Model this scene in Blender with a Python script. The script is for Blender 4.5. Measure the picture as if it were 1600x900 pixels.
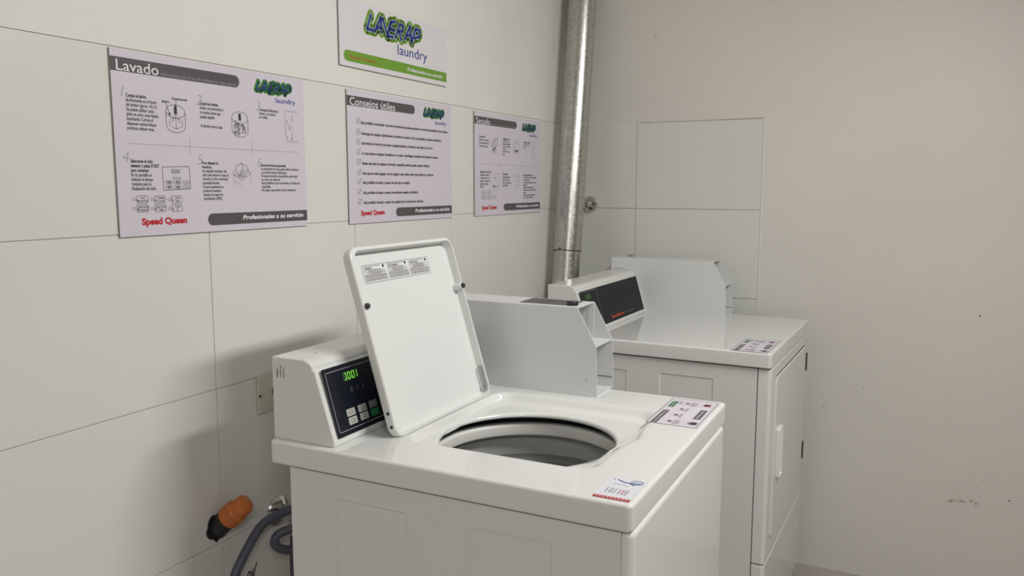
import bpy, bmesh, math, random
from mathutils import Vector, Matrix
for o in list(bpy.data.objects): bpy.data.objects.remove(o)
SC = bpy.context.scene
COL = SC.collection
PI = math.pi
random.seed(7)

# ------------------------------------------------------------------ camera
cam = bpy.data.cameras.new('camera'); camo = bpy.data.objects.new('camera', cam); COL.objects.link(camo)
YAW, PITCH = 0.465456, -0.125158
fw = Vector((-math.sin(YAW)*math.cos(PITCH), math.cos(YAW)*math.cos(PITCH), math.sin(PITCH)))
rt = Vector((math.cos(YAW), math.sin(YAW), 0)); up = rt.cross(fw)
m = Matrix((rt, up, -fw)).transposed().to_4x4(); m.translation = Vector((1.28797, -1.60895, 1.41528))
camo.matrix_world = m
cam.sensor_fit = 'HORIZONTAL'; cam.sensor_width = 36.0; cam.lens = 1266.04/1600*36
cam.clip_start = 0.02; cam.clip_end = 60
SC.camera = camo
# ------------------------------------------------------------------ view, world, light
vs = SC.view_settings
vs.view_transform = 'Standard'; vs.look = 'None'; vs.exposure = -0.10; vs.gamma = 1.0; vs.use_curve_mapping = False
w = bpy.data.worlds.new('world'); SC.world = w; w.use_nodes = True
w.node_tree.nodes['Background'].inputs[0].default_value = (0.9, 0.95, 1.0, 1)
w.node_tree.nodes['Background'].inputs[1].default_value = 0.05
CEIL = 2.62
def area_light(name, loc, sx, sy, power, col, rot=(0, 0, 0)):
    l = bpy.data.lights.new(name, 'AREA'); l.shape = 'RECTANGLE'; l.size = sx; l.size_y = sy
    l.energy = power; l.color = col
    o = bpy.data.objects.new(name, l); COL.objects.link(o); o.location = loc; o.rotation_euler = rot
    return o
area_light('tube_or_fill_light', (1.87, -0.05, 2.43), 0.12, 0.95, 26, (1.0, 0.988, 0.968), (0, math.radians(36), 0)).data.spread = math.radians(158)
area_light('tube_or_fill_light', (2.3, -2.7, 2.50), 0.12, 0.95, 36, (1.0, 0.988, 0.968))  # fill lamp added behind the camera to brighten shaded sides, no known fixture

# ------------------------------------------------------------------ materials
def mat(name, col, rough=0.5, metal=0.0, spec=0.5, bump=0.0, bscale=60, var=0.0, vscale=3.0, emit=None, estr=1.0, coat=0.0):
    M = bpy.data.materials.new(name); M.use_nodes = True
    nt = M.node_tree; b = nt.nodes['Principled BSDF']
    b.inputs['Base Color'].default_value = (*col, 1); b.inputs['Roughness'].default_value = rough
    b.inputs['Metallic'].default_value = metal; b.inputs['Specular IOR Level'].default_value = spec
    if coat: b.inputs['Coat Weight'].default_value = coat; b.inputs['Coat Roughness'].default_value = 0.08
    tc = None
    if bump or var: tc = nt.nodes.new('ShaderNodeTexCoord')
    if var:
        n = nt.nodes.new('ShaderNodeTexNoise'); n.inputs['Scale'].default_value = vscale; n.inputs['Detail'].default_value = 5
        nt.links.new(tc.outputs['Object'], n.inputs['Vector'])
        r = nt.nodes.new('ShaderNodeValToRGB')
        r.color_ramp.elements[0].position = 0.3; r.color_ramp.elements[1].position = 0.7
        r.color_ramp.elements[0].color = (*[c*(1-var) for c in col], 1)
        r.color_ramp.elements[1].color = (*[min(1, c*(1+var)) for c in col], 1)
        nt.links.new(n.outputs['Fac'], r.inputs['Fac']); nt.links.new(r.outputs['Color'], b.inputs['Base Color'])
    if bump:
        n = nt.nodes.new('ShaderNodeTexNoise'); n.inputs['Scale'].default_value = bscale; n.inputs['Detail'].default_value = 6
        nt.links.new(tc.outputs['Object'], n.inputs['Vector'])
        bp = nt.nodes.new('ShaderNodeBump'); bp.inputs['Strength'].default_value = bump; bp.inputs['Distance'].default_value = 0.004
        nt.links.new(n.outputs['Fac'], bp.inputs['Height']); nt.links.new(bp.outputs['Normal'], b.inputs['Normal'])
    if emit:
        b.inputs['Emission Color'].default_value = (*emit, 1); b.inputs['Emission Strength'].default_value = estr
    return M
M_enamel = mat('white_enamel', (0.72, 0.725, 0.70), 0.09, spec=0.5)
M_panel = mat('white_painted_steel', (0.70, 0.70, 0.68), 0.28)
M_box = mat('grey_white_painted_steel', (0.68, 0.685, 0.68), 0.33)
M_lid = mat('lid_enamel', (0.74, 0.75, 0.73), 0.25)
M_plasterL = mat('cream_wall_paint', (0.76, 0.735, 0.69), 0.6, bump=0.22, bscale=22, var=0.02, vscale=5)
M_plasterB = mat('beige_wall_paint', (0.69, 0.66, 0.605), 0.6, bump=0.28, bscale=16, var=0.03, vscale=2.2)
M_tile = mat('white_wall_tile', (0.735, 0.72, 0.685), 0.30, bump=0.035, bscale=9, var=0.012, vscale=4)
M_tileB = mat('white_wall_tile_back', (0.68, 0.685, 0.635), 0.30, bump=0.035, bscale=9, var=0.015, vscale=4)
M_grout = mat('grout', (0.64, 0.62, 0.58), 0.8)
M_groutB = mat('dark_grout', (0.32, 0.30, 0.26), 0.8)
M_floor = mat('floor_tile_beige', (0.40, 0.37, 0.335), 0.45, var=0.10, vscale=9)
M_ceil = mat('ceiling_paint', (0.70, 0.69, 0.66), 0.8)
M_far = mat('pale_wall_paint', (0.62, 0.60, 0.57), 0.8)
M_black = mat('black_plastic', (0.012, 0.012, 0.014), 0.4)
M_rubber = mat('dark_rubber', (0.03, 0.03, 0.03), 0.55)
M_dark = mat('dark_seal', (0.016, 0.016, 0.028), 0.6)
M_navy = mat('black_glossy_overlay', (0.006, 0.008, 0.016), 0.22)
M_char = mat('charcoal_overlay', (0.007, 0.009, 0.011), 0.35, spec=0.12)
M_silver = mat('silver_line', (0.45, 0.46, 0.48), 0.4)
M_btn = mat('pale_grey_button', (0.43, 0.42, 0.39), 0.5)
M_btng = mat('grey_button', (0.16, 0.17, 0.17), 0.5)
M_btngreen = mat('green_button', (0.01, 0.17, 0.05), 0.5)
M_icon = mat('grey_icon_print', (0.12, 0.13, 0.15), 0.5)
M_led = mat('green_display_digits', (0.1, 0.4, 0.02), 0.5, emit=(0.36, 1.0, 0.12), estr=0.85)
M_ledback = mat('green_display_glow', (0.008, 0.035, 0.008), 0.5, emit=(0.02, 0.10, 0.005), estr=0.25)
M_leddim = mat('green_display_dim', (0.02, 0.06, 0.01), 0.5, emit=(0.10, 0.22, 0.05), estr=0.35)
M_chrome = mat('chrome', (0.62, 0.61, 0.59), 0.16, metal=1.0)
M_steel = mat('brushed_steel', (0.42, 0.42, 0.40), 0.4, metal=0.9)
M_tubshade = mat('grey_basket_shaded', (0.20, 0.20, 0.19), 0.42)  # shade deep in the tub is put into this darker basket grey
M_tublit = mat('grey_basket_lit', (0.42, 0.42, 0.40), 0.38)  # same basket wall, lighter grey painted for its better lit upper zone
M_tubring = mat('white_tub_ring', (0.70, 0.70, 0.66), 0.35)
M_orange = mat('orange_pvc', (0.52, 0.145, 0.03), 0.42, bump=0.15, bscale=90, var=0.18, vscale=55)
M_hose = mat('blue_grey_hose', (0.085, 0.085, 0.115), 0.5, bump=0.1, bscale=200)
M_outlet = mat('cream_plastic', (0.56, 0.555, 0.46), 0.4)
M_sheet = mat('lilac_white_sign_board', (0.665, 0.615, 0.69), 0.42, var=0.012, vscale=8)
M_sheetw = mat('white_sign_board', (0.725, 0.70, 0.715), 0.42)
M_edge = mat('grey_board_edge', (0.30, 0.28, 0.25), 0.7)
M_band = mat('dark_grey_print', (0.085, 0.08, 0.083), 0.5)
M_txt = mat('black_print', (0.035, 0.03, 0.035), 0.5)
M_txtg = mat('grey_print', (0.17, 0.15, 0.17), 0.5)
M_lightg = mat('light_grey_print', (0.40, 0.37, 0.40), 0.5)
M_white = mat('white_print', (0.80, 0.78, 0.80), 0.5)
M_fade = mat('pale_print', (0.36, 0.34, 0.36), 0.5)
M_red = mat('red_print', (0.52, 0.018, 0.03), 0.5)
M_redfade = mat('dull_red_print', (0.40, 0.13, 0.03), 0.5)
M_green = mat('green_print', (0.155, 0.33, 0.03), 0.45)
M_greend = mat('dark_green_print', (0.06, 0.22, 0.03), 0.45)
M_lilac = mat('grey_green_print', (0.30, 0.38, 0.36), 0.45)
M_blue = mat('blue_print', (0.009, 0.032, 0.26), 0.45)
M_bluel = mat('light_blue_print', (0.30, 0.38, 0.60), 0.45)
M_stgreen = mat('sticker_green', (0.05, 0.20, 0.07), 0.5)
M_stgrey = mat('sticker_grey', (0.14, 0.125, 0.125), 0.5)
M_stpink = mat('sticker_pink', (0.62, 0.42, 0.46), 0.5)
M_stred = mat('sticker_dark_red', (0.18, 0.03, 0.04), 0.5)
M_sheetst = mat('sticker_paper', (0.665, 0.625, 0.68), 0.4)
M_sheetst2 = mat('sticker_paper_white', (0.70, 0.70, 0.75), 0.4)
M_redst = mat('sticker_red', (0.42, 0.035, 0.035), 0.5)
M_label = mat('dark_metal_label', (0.085, 0.082, 0.075), 0.4, var=0.5, vscale=60)
M_orangetxt = mat('orange_print', (0.70, 0.09, 0.02), 0.45)
M_scuff = mat('brown_scuff', (0.36, 0.31, 0.25), 0.7)
M_filler = mat('pale_filler', (0.74, 0.71, 0.66), 0.7)
M_smear = mat('faint_smear', (0.605, 0.565, 0.51), 0.7)
M_hole = mat('hole_dark', (0.01, 0.009, 0.008), 0.9)
M_seam = mat('dark_seam', (0.06, 0.06, 0.055), 0.8)
# galvanised steel: mottled spangle over a metal
M_galv = mat('galvanised_steel', (0.50, 0.50, 0.47), 0.36, metal=1.0)
_nt = M_galv.node_tree; _b = _nt.nodes['Principled BSDF']
_tc = _nt.nodes.new('ShaderNodeTexCoord'); _v = _nt.nodes.new('ShaderNodeTexVoronoi'); _v.inputs['Scale'].default_value = 110
_nt.links.new(_tc.outputs['Object'], _v.inputs['Vector'])
_r = _nt.nodes.new('ShaderNodeValToRGB'); _r.color_ramp.elements[0].color = (0.46, 0.46, 0.43, 1); _r.color_ramp.elements[1].color = (0.62, 0.62, 0.58, 1)
_nt.links.new(_v.outputs['Color'], _r.inputs['Fac']); _nt.links.new(_r.outputs['Color'], _b.inputs['Base Color'])
_r2 = _nt.nodes.new('ShaderNodeMapRange'); _r2.inputs['To Min'].default_value = 0.24; _r2.inputs['To Max'].default_value = 0.40
_nt.links.new(_v.outputs['Distance'], _r2.inputs['Value']); _nt.links.new(_r2.outputs['Result'], _b.inputs['Roughness'])

# ------------------------------------------------------------------ helpers
def tag(o, label=None, cat=None, group=None, kind=None):
    if label: o['label'] = label
    if cat: o['category'] = cat
    if group: o['group'] = group
    if kind: o['kind'] = kind
    return o
def obj(name, bm, mats, parent=None, mw=None, smooth=35, bevel=None):
    bmesh.ops.recalc_face_normals(bm, faces=bm.faces)
    me = bpy.data.meshes.new(name); bm.to_mesh(me); bm.free()
    for mm in (mats if isinstance(mats, (list, tuple)) else [mats]): me.materials.append(mm)
    if smooth:
        me.polygons.foreach_set('use_smooth', [len(q.vertices) < 5 for q in me.polygons]); me.set_sharp_from_angle(angle=math.radians(smooth))
    o = bpy.data.objects.new(name, me); COL.objects.link(o)
    if parent is not None: o.parent = parent
    if mw is not None: o.matrix_local = mw
    if bevel:
        b = o.modifiers.new('bevel', 'BEVEL'); b.width = bevel; b.segments = 3; b.limit_method = 'ANGLE'; b.angle_limit = math.radians(40)
        b.harden_normals = False
    if smooth:
        wn = o.modifiers.new('weighted_normals', 'WEIGHTED_NORMAL'); wn.keep_sharp = True; wn.weight = 100
    return o
def empty(name, loc, rz=0):
    o = bpy.data.objects.new(name, None); COL.objects.link(o); o.location = loc; o.rotation_euler = (0, 0, rz); o.empty_display_size = 0.1
    return o
def frame(origin, u, v, n):
    mm = Matrix((Vector(u).normalized(), Vector(v).normalized(), Vector(n).normalized())).transposed().to_4x4(); mm.translation = Vector(origin)
    return mm
def box(bm, x0, x1, y0, y1, z0, z1, r=0, seg=3, mi=0):
    t = bmesh.ops.create_cube(bm, size=1.0); vs_ = t['verts']
    for v in vs_: v.co = Vector(((x0+x1)/2+v.co.x*(x1-x0), (y0+y1)/2+v.co.y*(y1-y0), (z0+z1)/2+v.co.z*(z1-z0)))
    fs = set(f for v in vs_ for f in v.link_faces)
    for f in fs: f.material_index = mi
    if r:
        es = list(set(e for v in vs_ for e in v.link_edges))
        bmesh.ops.bevel(bm, geom=es, offset=r, segments=seg, profile=0.5, affect='EDGES')
def rrect(x0, x1, y0, y1, r, ns=40, nc=8):
    pts = []
    cs = [(x1-r, y0+r, -PI/2), (x1-r, y1-r, 0), (x0+r, y1-r, PI/2), (x0+r, y0+r, PI)]
    for i, (cx, cy, a) in enumerate(cs):
        for k in range(nc+1):
            t = a+PI/2*k/nc; pts.append((cx+r*math.cos(t), cy+r*math.sin(t)))
        nx, ny, na = cs[(i+1) % 4]
        p0 = pts[-1]; p1 = (nx+r*math.cos(na), ny+r*math.sin(na))
        for k in range(1, ns): pts.append((p0[0]+(p1[0]-p0[0])*k/ns, p0[1]+(p1[1]-p0[1])*k/ns))
    return pts
def loft(bm, rings, cap0=False, cap1=False, mi=0):
    R = [[bm.verts.new(p) for p in ring] for ring in rings]; n = len(R[0])
    for a, b in zip(R, R[1:]):
        for i in range(n):
            f = bm.faces.new((a[i], a[(i+1) % n], b[(i+1) % n], b[i])); f.material_index = mi
    if cap0: bm.faces.new(R[0]).material_index = mi
    if cap1: bm.faces.new(R[-1]).material_index = mi
def lathe(bm, prof, seg=40, mtx=None, cap=True, mi=0):
    rings = []
    for r, z in prof:
        ring = [Vector((r*math.cos(2*PI*k/seg), r*math.sin(2*PI*k/seg), z)) for k in range(seg)]
        rings.append([mtx @ q if mtx else q for q in ring])
    loft(bm, rings, cap, cap, mi)
def axis_matrix(p, d):
    d = Vector(d).normalized(); q = Vector((0, 0, 1)).rotation_difference(d).to_matrix().to_4x4(); q.translation = Vector(p); return q
def catmull(P, n=10):
    P = [Vector(p) for p in P]; out = []
    for i in range(len(P)-1):
        p0 = P[max(i-1, 0)]; p1 = P[i]; p2 = P[i+1]; p3 = P[min(i+2, len(P)-1)]
        for k in range(n):
            t = k/n
            out.append(0.5*((2*p1)+(p2-p0)*t+(2*p0-5*p1+4*p2-p3)*t*t+(3*p1-p0-3*p2+p3)*t**3))
    out.append(P[-1]); return out
def tube(bm, pts, r, seg=16, cap=True, mi=0):
    pts = [Vector(p) for p in pts]; rings = []
    t = (pts[1]-pts[0]).normalized(); nrm = t.orthogonal().normalized()
    for i, q in enumerate(pts):
        t2 = (pts[min(i+1, len(pts)-1)]-pts[max(i-1, 0)]).normalized()
        nrm = (nrm-t2*nrm.dot(t2)).normalized(); bi = t2.cross(nrm)
        rr = r[i] if isinstance(r, (list, tuple)) else r
        rings.append([q+(nrm*math.cos(2*PI*k/seg)+bi*math.sin(2*PI*k/seg))*rr for k in range(seg)])
    loft(bm, rings, cap, cap, mi)
def prism(bm, prof, y0, y1, mi=0):
    loft(bm, [[(x, y0, z) for x, z in prof], [(x, y1, z) for x, z in prof]], True, True, mi)

# ---- flat print: shapes in the (u, v) plane of a surface, a hair above it
LZ = 0.00022
_TXT = {}
def text_mesh(s, off, shear):
    k = (s, off, shear)
    if k not in _TXT:
        c = bpy.data.curves.new('txt', 'FONT'); c.body = s; c.size = 1.0; c.offset = off; c.shear = shear; c.resolution_u = 3
        o = bpy.data.objects.new('txt', c); COL.objects.link(o)
        dg = bpy.context.evaluated_depsgraph_get(); dg.update()
        me = bpy.data.meshes.new_from_object(o.evaluated_get(dg))
        _TXT[k] = ([tuple(v.co) for v in me.vertices], [tuple(q.vertices) for q in me.polygons])
        bpy.data.objects.remove(o); bpy.data.curves.remove(c); bpy.data.meshes.remove(me)
    return _TXT[k]
class Pr:
    def __init__(s, *mats): s.bm = bmesh.new(); s.mats = list(mats)
    def mi(s, M):
        if M not in s.mats: s.mats.append(M)
        return s.mats.index(M)
    def poly(s, pts, M, l=1):
        try:
            f = s.bm.faces.new([s.bm.verts.new((u, v, l*LZ)) for u, v in pts]); f.material_index = s.mi(M)
        except ValueError: pass
        return s
    def rect(s, u0, v0, u1, v1, M, l=1): return s.poly([(u0, v0), (u1, v0), (u1, v1), (u0, v1)], M, l)
    def rr(s, u0, v0, u1, v1, r, M, l=1, corners=(1, 1, 1, 1), n=8):       # corners: bl, br, tr, tl
        pts = []
        for i, (cx, cy, a) in enumerate([(u0+r, v0+r, PI), (u1-r, v0+r, 1.5*PI), (u1-r, v1-r, 0), (u0+r, v1-r, PI/2)]):
            if corners[i]: pts += [(cx+r*math.cos(a+PI/2*k/n), cy+r*math.sin(a+PI/2*k/n)) for k in range(n+1)]
            else: pts.append(((u0, v0), (u1, v0), (u1, v1), (u0, v1))[i])
        return s.poly(pts, M, l)
    def line(s, pts, wd, M, l=1, closed=False, caps=False):
        P = list(pts)+([pts[0]] if closed else [])
        for (a, b), (c, d) in zip(P, P[1:]):
            L = math.hypot(c-a, d-b) or 1e-9; x, y = -(d-b)/L*wd/2, (c-a)/L*wd/2
            s.poly([(a-x, b-y), (c-x, d-y), (c+x, d+y), (a+x, b+y)], M, l)
        if caps:
            for a, b in P: s.disc(a, b, wd/2, wd/2, M, l, 14)
        return s
    def disc(s, cu, cv, ru, rv, M, l=1, n=24): return s.poly([(cu+ru*math.cos(2*PI*k/n), cv+rv*math.sin(2*PI*k/n)) for k in range(n)], M, l)
    def ell(s, cu, cv, ru, rv, wd, M, l=1, n=28, a0=0, a1=2*PI):
        return s.line([(cu+ru*math.cos(a0+(a1-a0)*k/n), cv+rv*math.sin(a0+(a1-a0)*k/n)) for k in range(n+1)], wd, M, l)
    def rline(s, u0, v0, u1, v1, r, wd, M, l=1):
        pts = []
        for (cx, cy, a) in [(u0+r, v0+r, PI), (u1-r, v0+r, 1.5*PI), (u1-r, v1-r, 0), (u0+r, v1-r, PI/2)]:
            pts += [(cx+r*math.cos(a+PI/2*k/5), cy+r*math.sin(a+PI/2*k/5)) for k in range(6)]
        return s.line(pts, wd, M, l, True)
    def text(s, t, u, v, h, M, width=None, bold=0.0, shear=0.0, align='l', l=2, sx=1.0):
        V, F = text_mesh(t, bold, shear)
        if not V: return s
        x0 = min(q[0] for q in V); x1 = max(q[0] for q in V); sc = h/0.70
        kx = width/(x1-x0) if width else sc*sx
        off = -x0*kx if align == 'l' else (-x1*kx if align == 'r' else -(x0+x1)/2*kx)
        vv = [s.bm.verts.new((u+off+q[0]*kx, v+q[1]*sc, l*LZ)) for q in V]; mi = s.mi(M)
        for f in F:
            try: s.bm.faces.new([vv[i] for i in f]).material_index = mi
            except ValueError: pass
        return s
    def words(s, u0, v, u1, h, M, rnd, l=2):                         # a line of print too small to read
        u = u0
        while u < u1-h:
            wl = min(h*rnd.uniform(1.2, 5.0), u1-u); s.rect(u, v, u+wl, v+h*rnd.uniform(.75, 1), M, l); u += wl+h*0.55
        return s
    def build(s, name, parent, mw=None):
        for f in s.bm.faces:
            f.normal_update()
            if f.normal.z < 0: f.normal_flip()
        me = bpy.data.meshes.new(name); s.bm.to_mesh(me); s.bm.free()
        for mm in s.mats: me.materials.append(mm)
        o = bpy.data.objects.new(name, me); COL.objects.link(o); o.parent = parent
        if mw is not None: o.matrix_local = mw
        return o

# ------------------------------------------------------------------ room shell
B, Z0, TH, TW, Y0T = 1.4775, 1.6595, 0.3319, 0.4764, -0.4138
XR, YR = 6.6, -3.4
def tiles(bm, along, a_edges, rows, M=0):
    g = 0.0007
    for r in range(rows):
        z1 = Z0-r*TH-g; z0 = Z0-(r+1)*TH+g
        if r == 0: z1 = Z0
        z0 = max(z0, 0.0)
        for a, b in zip(a_edges, a_edges[1:]):
            if along == 'y': box(bm, -0.006, random.uniform(-.0003, .0003), a+g, b-g, z0, z1, 0.0012, 2)
            else: box(bm, a+g, b-g, B-random.uniform(-.0003, .0003), B+0.006, z0, z1, 0.0012, 2)
bm = bmesh.new(); box(bm, -0.15, -0.0028, YR, B+0.15, 0, Z0+0.0012, mi=1); box(bm, -0.15, -0.0006, YR, B+0.15, Z0+0.0012, CEIL)
wl = tag(obj('wall_left', bm, [M_plasterL, M_grout]), kind='structure')
bm = bmesh.new()
ed = sorted([Y0T+k*TW for k in range(-7, 4)]); ed = [e for e in ed if e > YR+.1]+[B]
tiles(bm, 'y', ed, 5); obj('tile_cladding', bm, M_tile, wl)
bm = bmesh.new(); box(bm, 0, 0.7611, B+0.0028, B+0.15, 0, Z0-0.0015, mi=1); box(bm, 0.7611, XR, B+0.0005, B+0.15, 0, Z0); box(bm, 0, XR, B+0.0005, B+0.15, Z0, CEIL)
wb = tag(obj('wall_back', bm, [M_plasterB, M_groutB]), kind='structure')
bm = bmesh.new(); tiles(bm, 'x', [0.004, 0.2831, 0.7611], 5); obj('tile_cladding', bm, M_tileB, wb)
# scuffs and cracks on the painted back wall
pr = Pr(M_scuff); rnd = random.Random(3)
for k in range(26):
    u = 1.445+rnd.gauss(0, .018)+.03*(k % 2); v = 0.338+rnd.gauss(0, .0045)
    pr.line([(u, v), (u+rnd.uniform(.004, .012), v+rnd.uniform(-.002, .003))], rnd.uniform(.0008, .0022), M_scuff, 1)
for k in range(34):
    u = 1.49+rnd.gauss(0, .045); v = .372+rnd.gauss(0, .03)
    pr.line([(u, v), (u+rnd.uniform(-.004, .012), v+rnd.uniform(-.012, .004))], rnd.uniform(.001, .003), M_smear, 1)
for u, v, s in [(1.6085, 0.365, .0022), (1.485, 0.985, .0022), (0.35, 1.98, .002), (1.142, .70, .0015), (1.012, .615, .0016)]: pr.disc(u, v, s*1.3, s, M_hole, 1)
pr.build('scuff_mark', wb, frame((0, B+0.0004, 0), (1, 0, 0), (0, 0, 1), (0, -1, 0)))
# rough edge where the paint meets the tile top
pr = Pr(M_scuff)
for k in range(60):
    u = 0.30+0.46*k/60; pr.rect(u, Z0-.0012, u+0.0077, Z0+rnd.uniform(0.0002, .0010)+.0010*(k > 38), M_scuff, 1)
pr.build('paint_edge', wb, frame((0, B-0.0006, 0), (1, 0, 0), (0, 0, 1), (0, -1, 0)))
pr = Pr(M_grout); rnd = random.Random(6); L_ = []
for k in range(41): L_.append((0.7660+rnd.uniform(.000, .004), 0.0+Z0*k/40))
pr.poly([(0.7613, 0), *L_, (0.7613, Z0)], M_filler, 1); pr.build('tile_edge_filler', wb, frame((0, B+0.0004, 0), (1, 0, 0), (0, 0, 1), (0, -1, 0)))
# pen scribble on the left wall tile
pr = Pr(M_txt)
for st in [[(-.356, .545), (-.3478, .5655), (-.3445, .5660), (-.3425, .548)], [(-.3405, .563), (-.334, .545), (-.3275, .566), (-.322, .577)], [(-.338, .545), (-.333, .567)]]:
    pr.line(st, .0032, M_txt, 1, caps=True)
pr.build('pen_scribble', wl, frame((0.0004, 0, 0), (0, 1, 0), (0, 0, 1), (1, 0, 0)))
bm = bmesh.new(); box(bm, XR, XR+.15, YR, B+.15, 0, CEIL); tag(obj('wall_right', bm, M_far), kind='structure')
bm = bmesh.new(); box(bm, -.15, XR+.15, YR-.15, YR, 0, CEIL); tag(obj('wall_rear', bm, M_far), kind='structure')
bm = bmesh.new(); box(bm, -.15, XR+.15, YR-.15, B+.15, -.1, 0); tag(obj('floor', bm, M_floor), kind='structure')
bm = bmesh.new(); box(bm, -.15, XR+.15, YR-.15, B+.15, CEIL, CEIL+.1); tag(obj('ceiling', bm, M_ceil), kind='structure')

# ------------------------------------------------------------------ machines
H = 0.9450; T = 0.044
CONS = [(-.7075, 0), (-.7075, .1565), (-.632, .1565), (-.6185, .1515), (-.6115, .1445), (-.6125, .1395), (-.6065, .1375), (-.5650, .0085), (-.5668, 0)]
# all machine geometry is written from the front near corner (x 0 = front, minus towards the back) and shifted to the base centre
class Machine:
    def __init__(s, name, corner, yaw, width, label, depth=.7078):
        s.w = width; s.d = depth; s.off = Vector((depth/2, -width/2, 0))
        c = Vector(corner)+Matrix.Rotation(yaw, 3, 'Z') @ (-s.off)
        s.root = empty(name, c, yaw); tag(s.root, label, 'washing machine' if 'wash' in name else 'tumble dryer')
        s.R = Matrix.Translation(s.off)
    def part(s, name, bm, mats, parent=None, bevel=None, smooth=35):
        bm.transform(s.R); return obj(name, bm, mats, parent or s.root, bevel=bevel, smooth=smooth)
    def f(s, origin, u, v, n): return s.R @ frame(origin, u, v, n)
    def sub(s, pr, name, parent, fr):
        return pr.build(name, parent, fr)
def panel_with_pockets(bm, x0, x1, z0, z1, y, pockets, depth=.0022, slope=.0035, thick=.012):
    xs = sorted(set([x0, x1]+[q for p in pockets for q in (p[0], p[0]+slope, p[1]-slope, p[1])]))
    zs = sorted(set([z0, z1]+[q for p in pockets for q in (p[2], p[2]+slope, p[3]-slope, p[3])]))
    def dep(x, z):
        for a, b, c, d in pockets:
            if a+slope-1e-6 <= x <= b-slope+1e-6 and c+slope-1e-6 <= z <= d-slope+1e-6: return depth
        return 0
    V = {(i, k): bm.verts.new((x, y+dep(x, z), z)) for i, x in enumerate(xs) for k, z in enumerate(zs)}
    for i in range(len(xs)-1):
        for k in range(len(zs)-1): bm.faces.new((V[i, k], V[i+1, k], V[i+1, k+1], V[i, k+1]))
    # folded edges and back
    a = [bm.verts.new(q) for q in ((x0, y+thick, z0), (x1, y+thick, z0), (x1, y+thick, z1), (x0, y+thick, z1))]
    bm.faces.new((a[0], a[3], a[2], a[1]))
    n, kk = len(xs)-1, len(zs)-1
    bm.faces.new([V[i, 0] for i in range(n+1)][::-1]+[a[0], a[1]])
    bm.faces.new([V[i, kk] for i in range(n+1)]+[a[2], a[3]])
    bm.faces.new([V[0, k] for k in range(kk+1)]+[a[3], a[0]])
    bm.faces.new([V[n, k] for k in range(kk+1)][::-1]+[a[1], a[2]])
def rounded_top(bm, D, W, r=.0062, cr=.011, hole=None, holec=None):
    rings = []
    if hole: rings += hole
    O = lambda i, z: [(x, y, z) for x, y in rrect(-D+i, -i, i, W-i, max(cr-i, .002))]
    k = 5
    rings.append(O(r*1.6, H))
    for j in range(k+1):
        a = PI/2*j/k; rings.append(O(r*(1-math.sin(a)), H-r*(1-math.cos(a))))
    rings.append(O(0, H-T+.004)); rings.append(O(.0015, H-T+.001)); rings.append(O(.004, H-T)); rings.append(O(.022, H-T))
    if not hole:
        rings.append(O(.022, H-T+.01)); loft(bm, rings, True, True)
    else: loft(bm, rings)
def console(M, y0, y1):
    bm = bmesh.new(); prism(bm, [(x, H+z-.0004) for x, z in CONS], y0, y1)
    return M.part('control_console', bm, M_enamel, bevel=.0052, smooth=40)
FA = Vector((-.6026, 0, H+.1365)); FB = Vector((-.5661, 0, H+.0125)); FT = (FB-FA).normalized(); FN = Vector((.95930, 0, .28238))
def facef(M, lift=.0012): return M.f(FA+FN*lift, (0, 1, 0), -FT, FN)        # u along the console, v up the face, origin at its top
COINP = [(-.705, 0), (-.2665, 0), (-.2700, .1158), (-.3160, .2005), (-.705, .2005)]
def coin_box(M, y0, y1, label_plate, slot):
    t = .0022; bm = bmesh.new()
    pr_ = [(x, H+z) for x, z in COINP]
    prism(bm, pr_, y0, y0+t); prism(bm, pr_, y1-t, y1)
    box(bm, -.705, -.3165, y0+t, y1-t, H+.2005-t, H+.2005)
    box(bm, -.705, -.2675, y0+t, y1-t, H, H+t)
    box(bm, -.705, -.703, y0+t, y1-t, H+t, H+.2005-t)
    cb = M.part('coin_box', bm, M_box, smooth=0)
    bm = bmesh.new()
    box(bm, -.334, -.2715, y0+t, y1-t, H+.1135, H+.1155)
    box(bm, -.4510, -.4490, y0+t, y1-t, H+.1155, H+.1983); box(bm, -.449, -.334, y0+t, y1-t, H+.1135, H+.1155); box(bm, -.3310, -.3165, y1-t-.0014, y1-t, H+.1155, H+.1983)
    M.part('coin_box_shelf', bm, M_box, cb, smooth=0)
    bm = bmesh.new()
    box(bm, -.460, -.458, y0+t, y1-t, H+t, H+.1135); box(bm, -.418, -.2688, y1-t-.0012, y1-t, H+.0250, H+.0262, mi=1)
    M.part('coin_box_back_plate', bm, [M_box, M_seam], cb, smooth=0)
    if label_plate:
        bm = bmesh.new(); box(bm, -.4700, -.3400, y0+.022, y1-.010, H+.2005, H+.2015)
        M.part('metal_label', bm, M_label, cb, smooth=0)
        bm = bmesh.new(); lathe(bm, [(.0135, 0), (.0135, .006), (.012, .0085), (.004, .0088)], 28, Matrix.Translation((-.3415, y0+.034, H+.2012)))
        M.part('lock_knob', bm, M_black, cb)
    if slot:
        bm = bmesh.new(); box(bm, -.690, -.655, y0-.003, y0+.0005, H+.163, H+.1715, .0012, 2); M.part('slot_tab', bm, M_enamel, cb)
        bm = bmesh.new(); lathe(bm, [(.011, 0), (.011, .005), (.009, .007)], 24, Matrix.Translation((-.655, (y0+y1)/2+.02, H+.2005))); M.part('lock_knob', bm, M_steel, cb)
    bm = bmesh.new(); lathe(bm, [(.0018, 0), (.0016, .0008), (.0006, .0011)], 12, axis_matrix((-.2930, y0, H+.0375), (0, -1, 0))); M.part('rivet', bm, M_steel, cb)
    return cb
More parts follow.
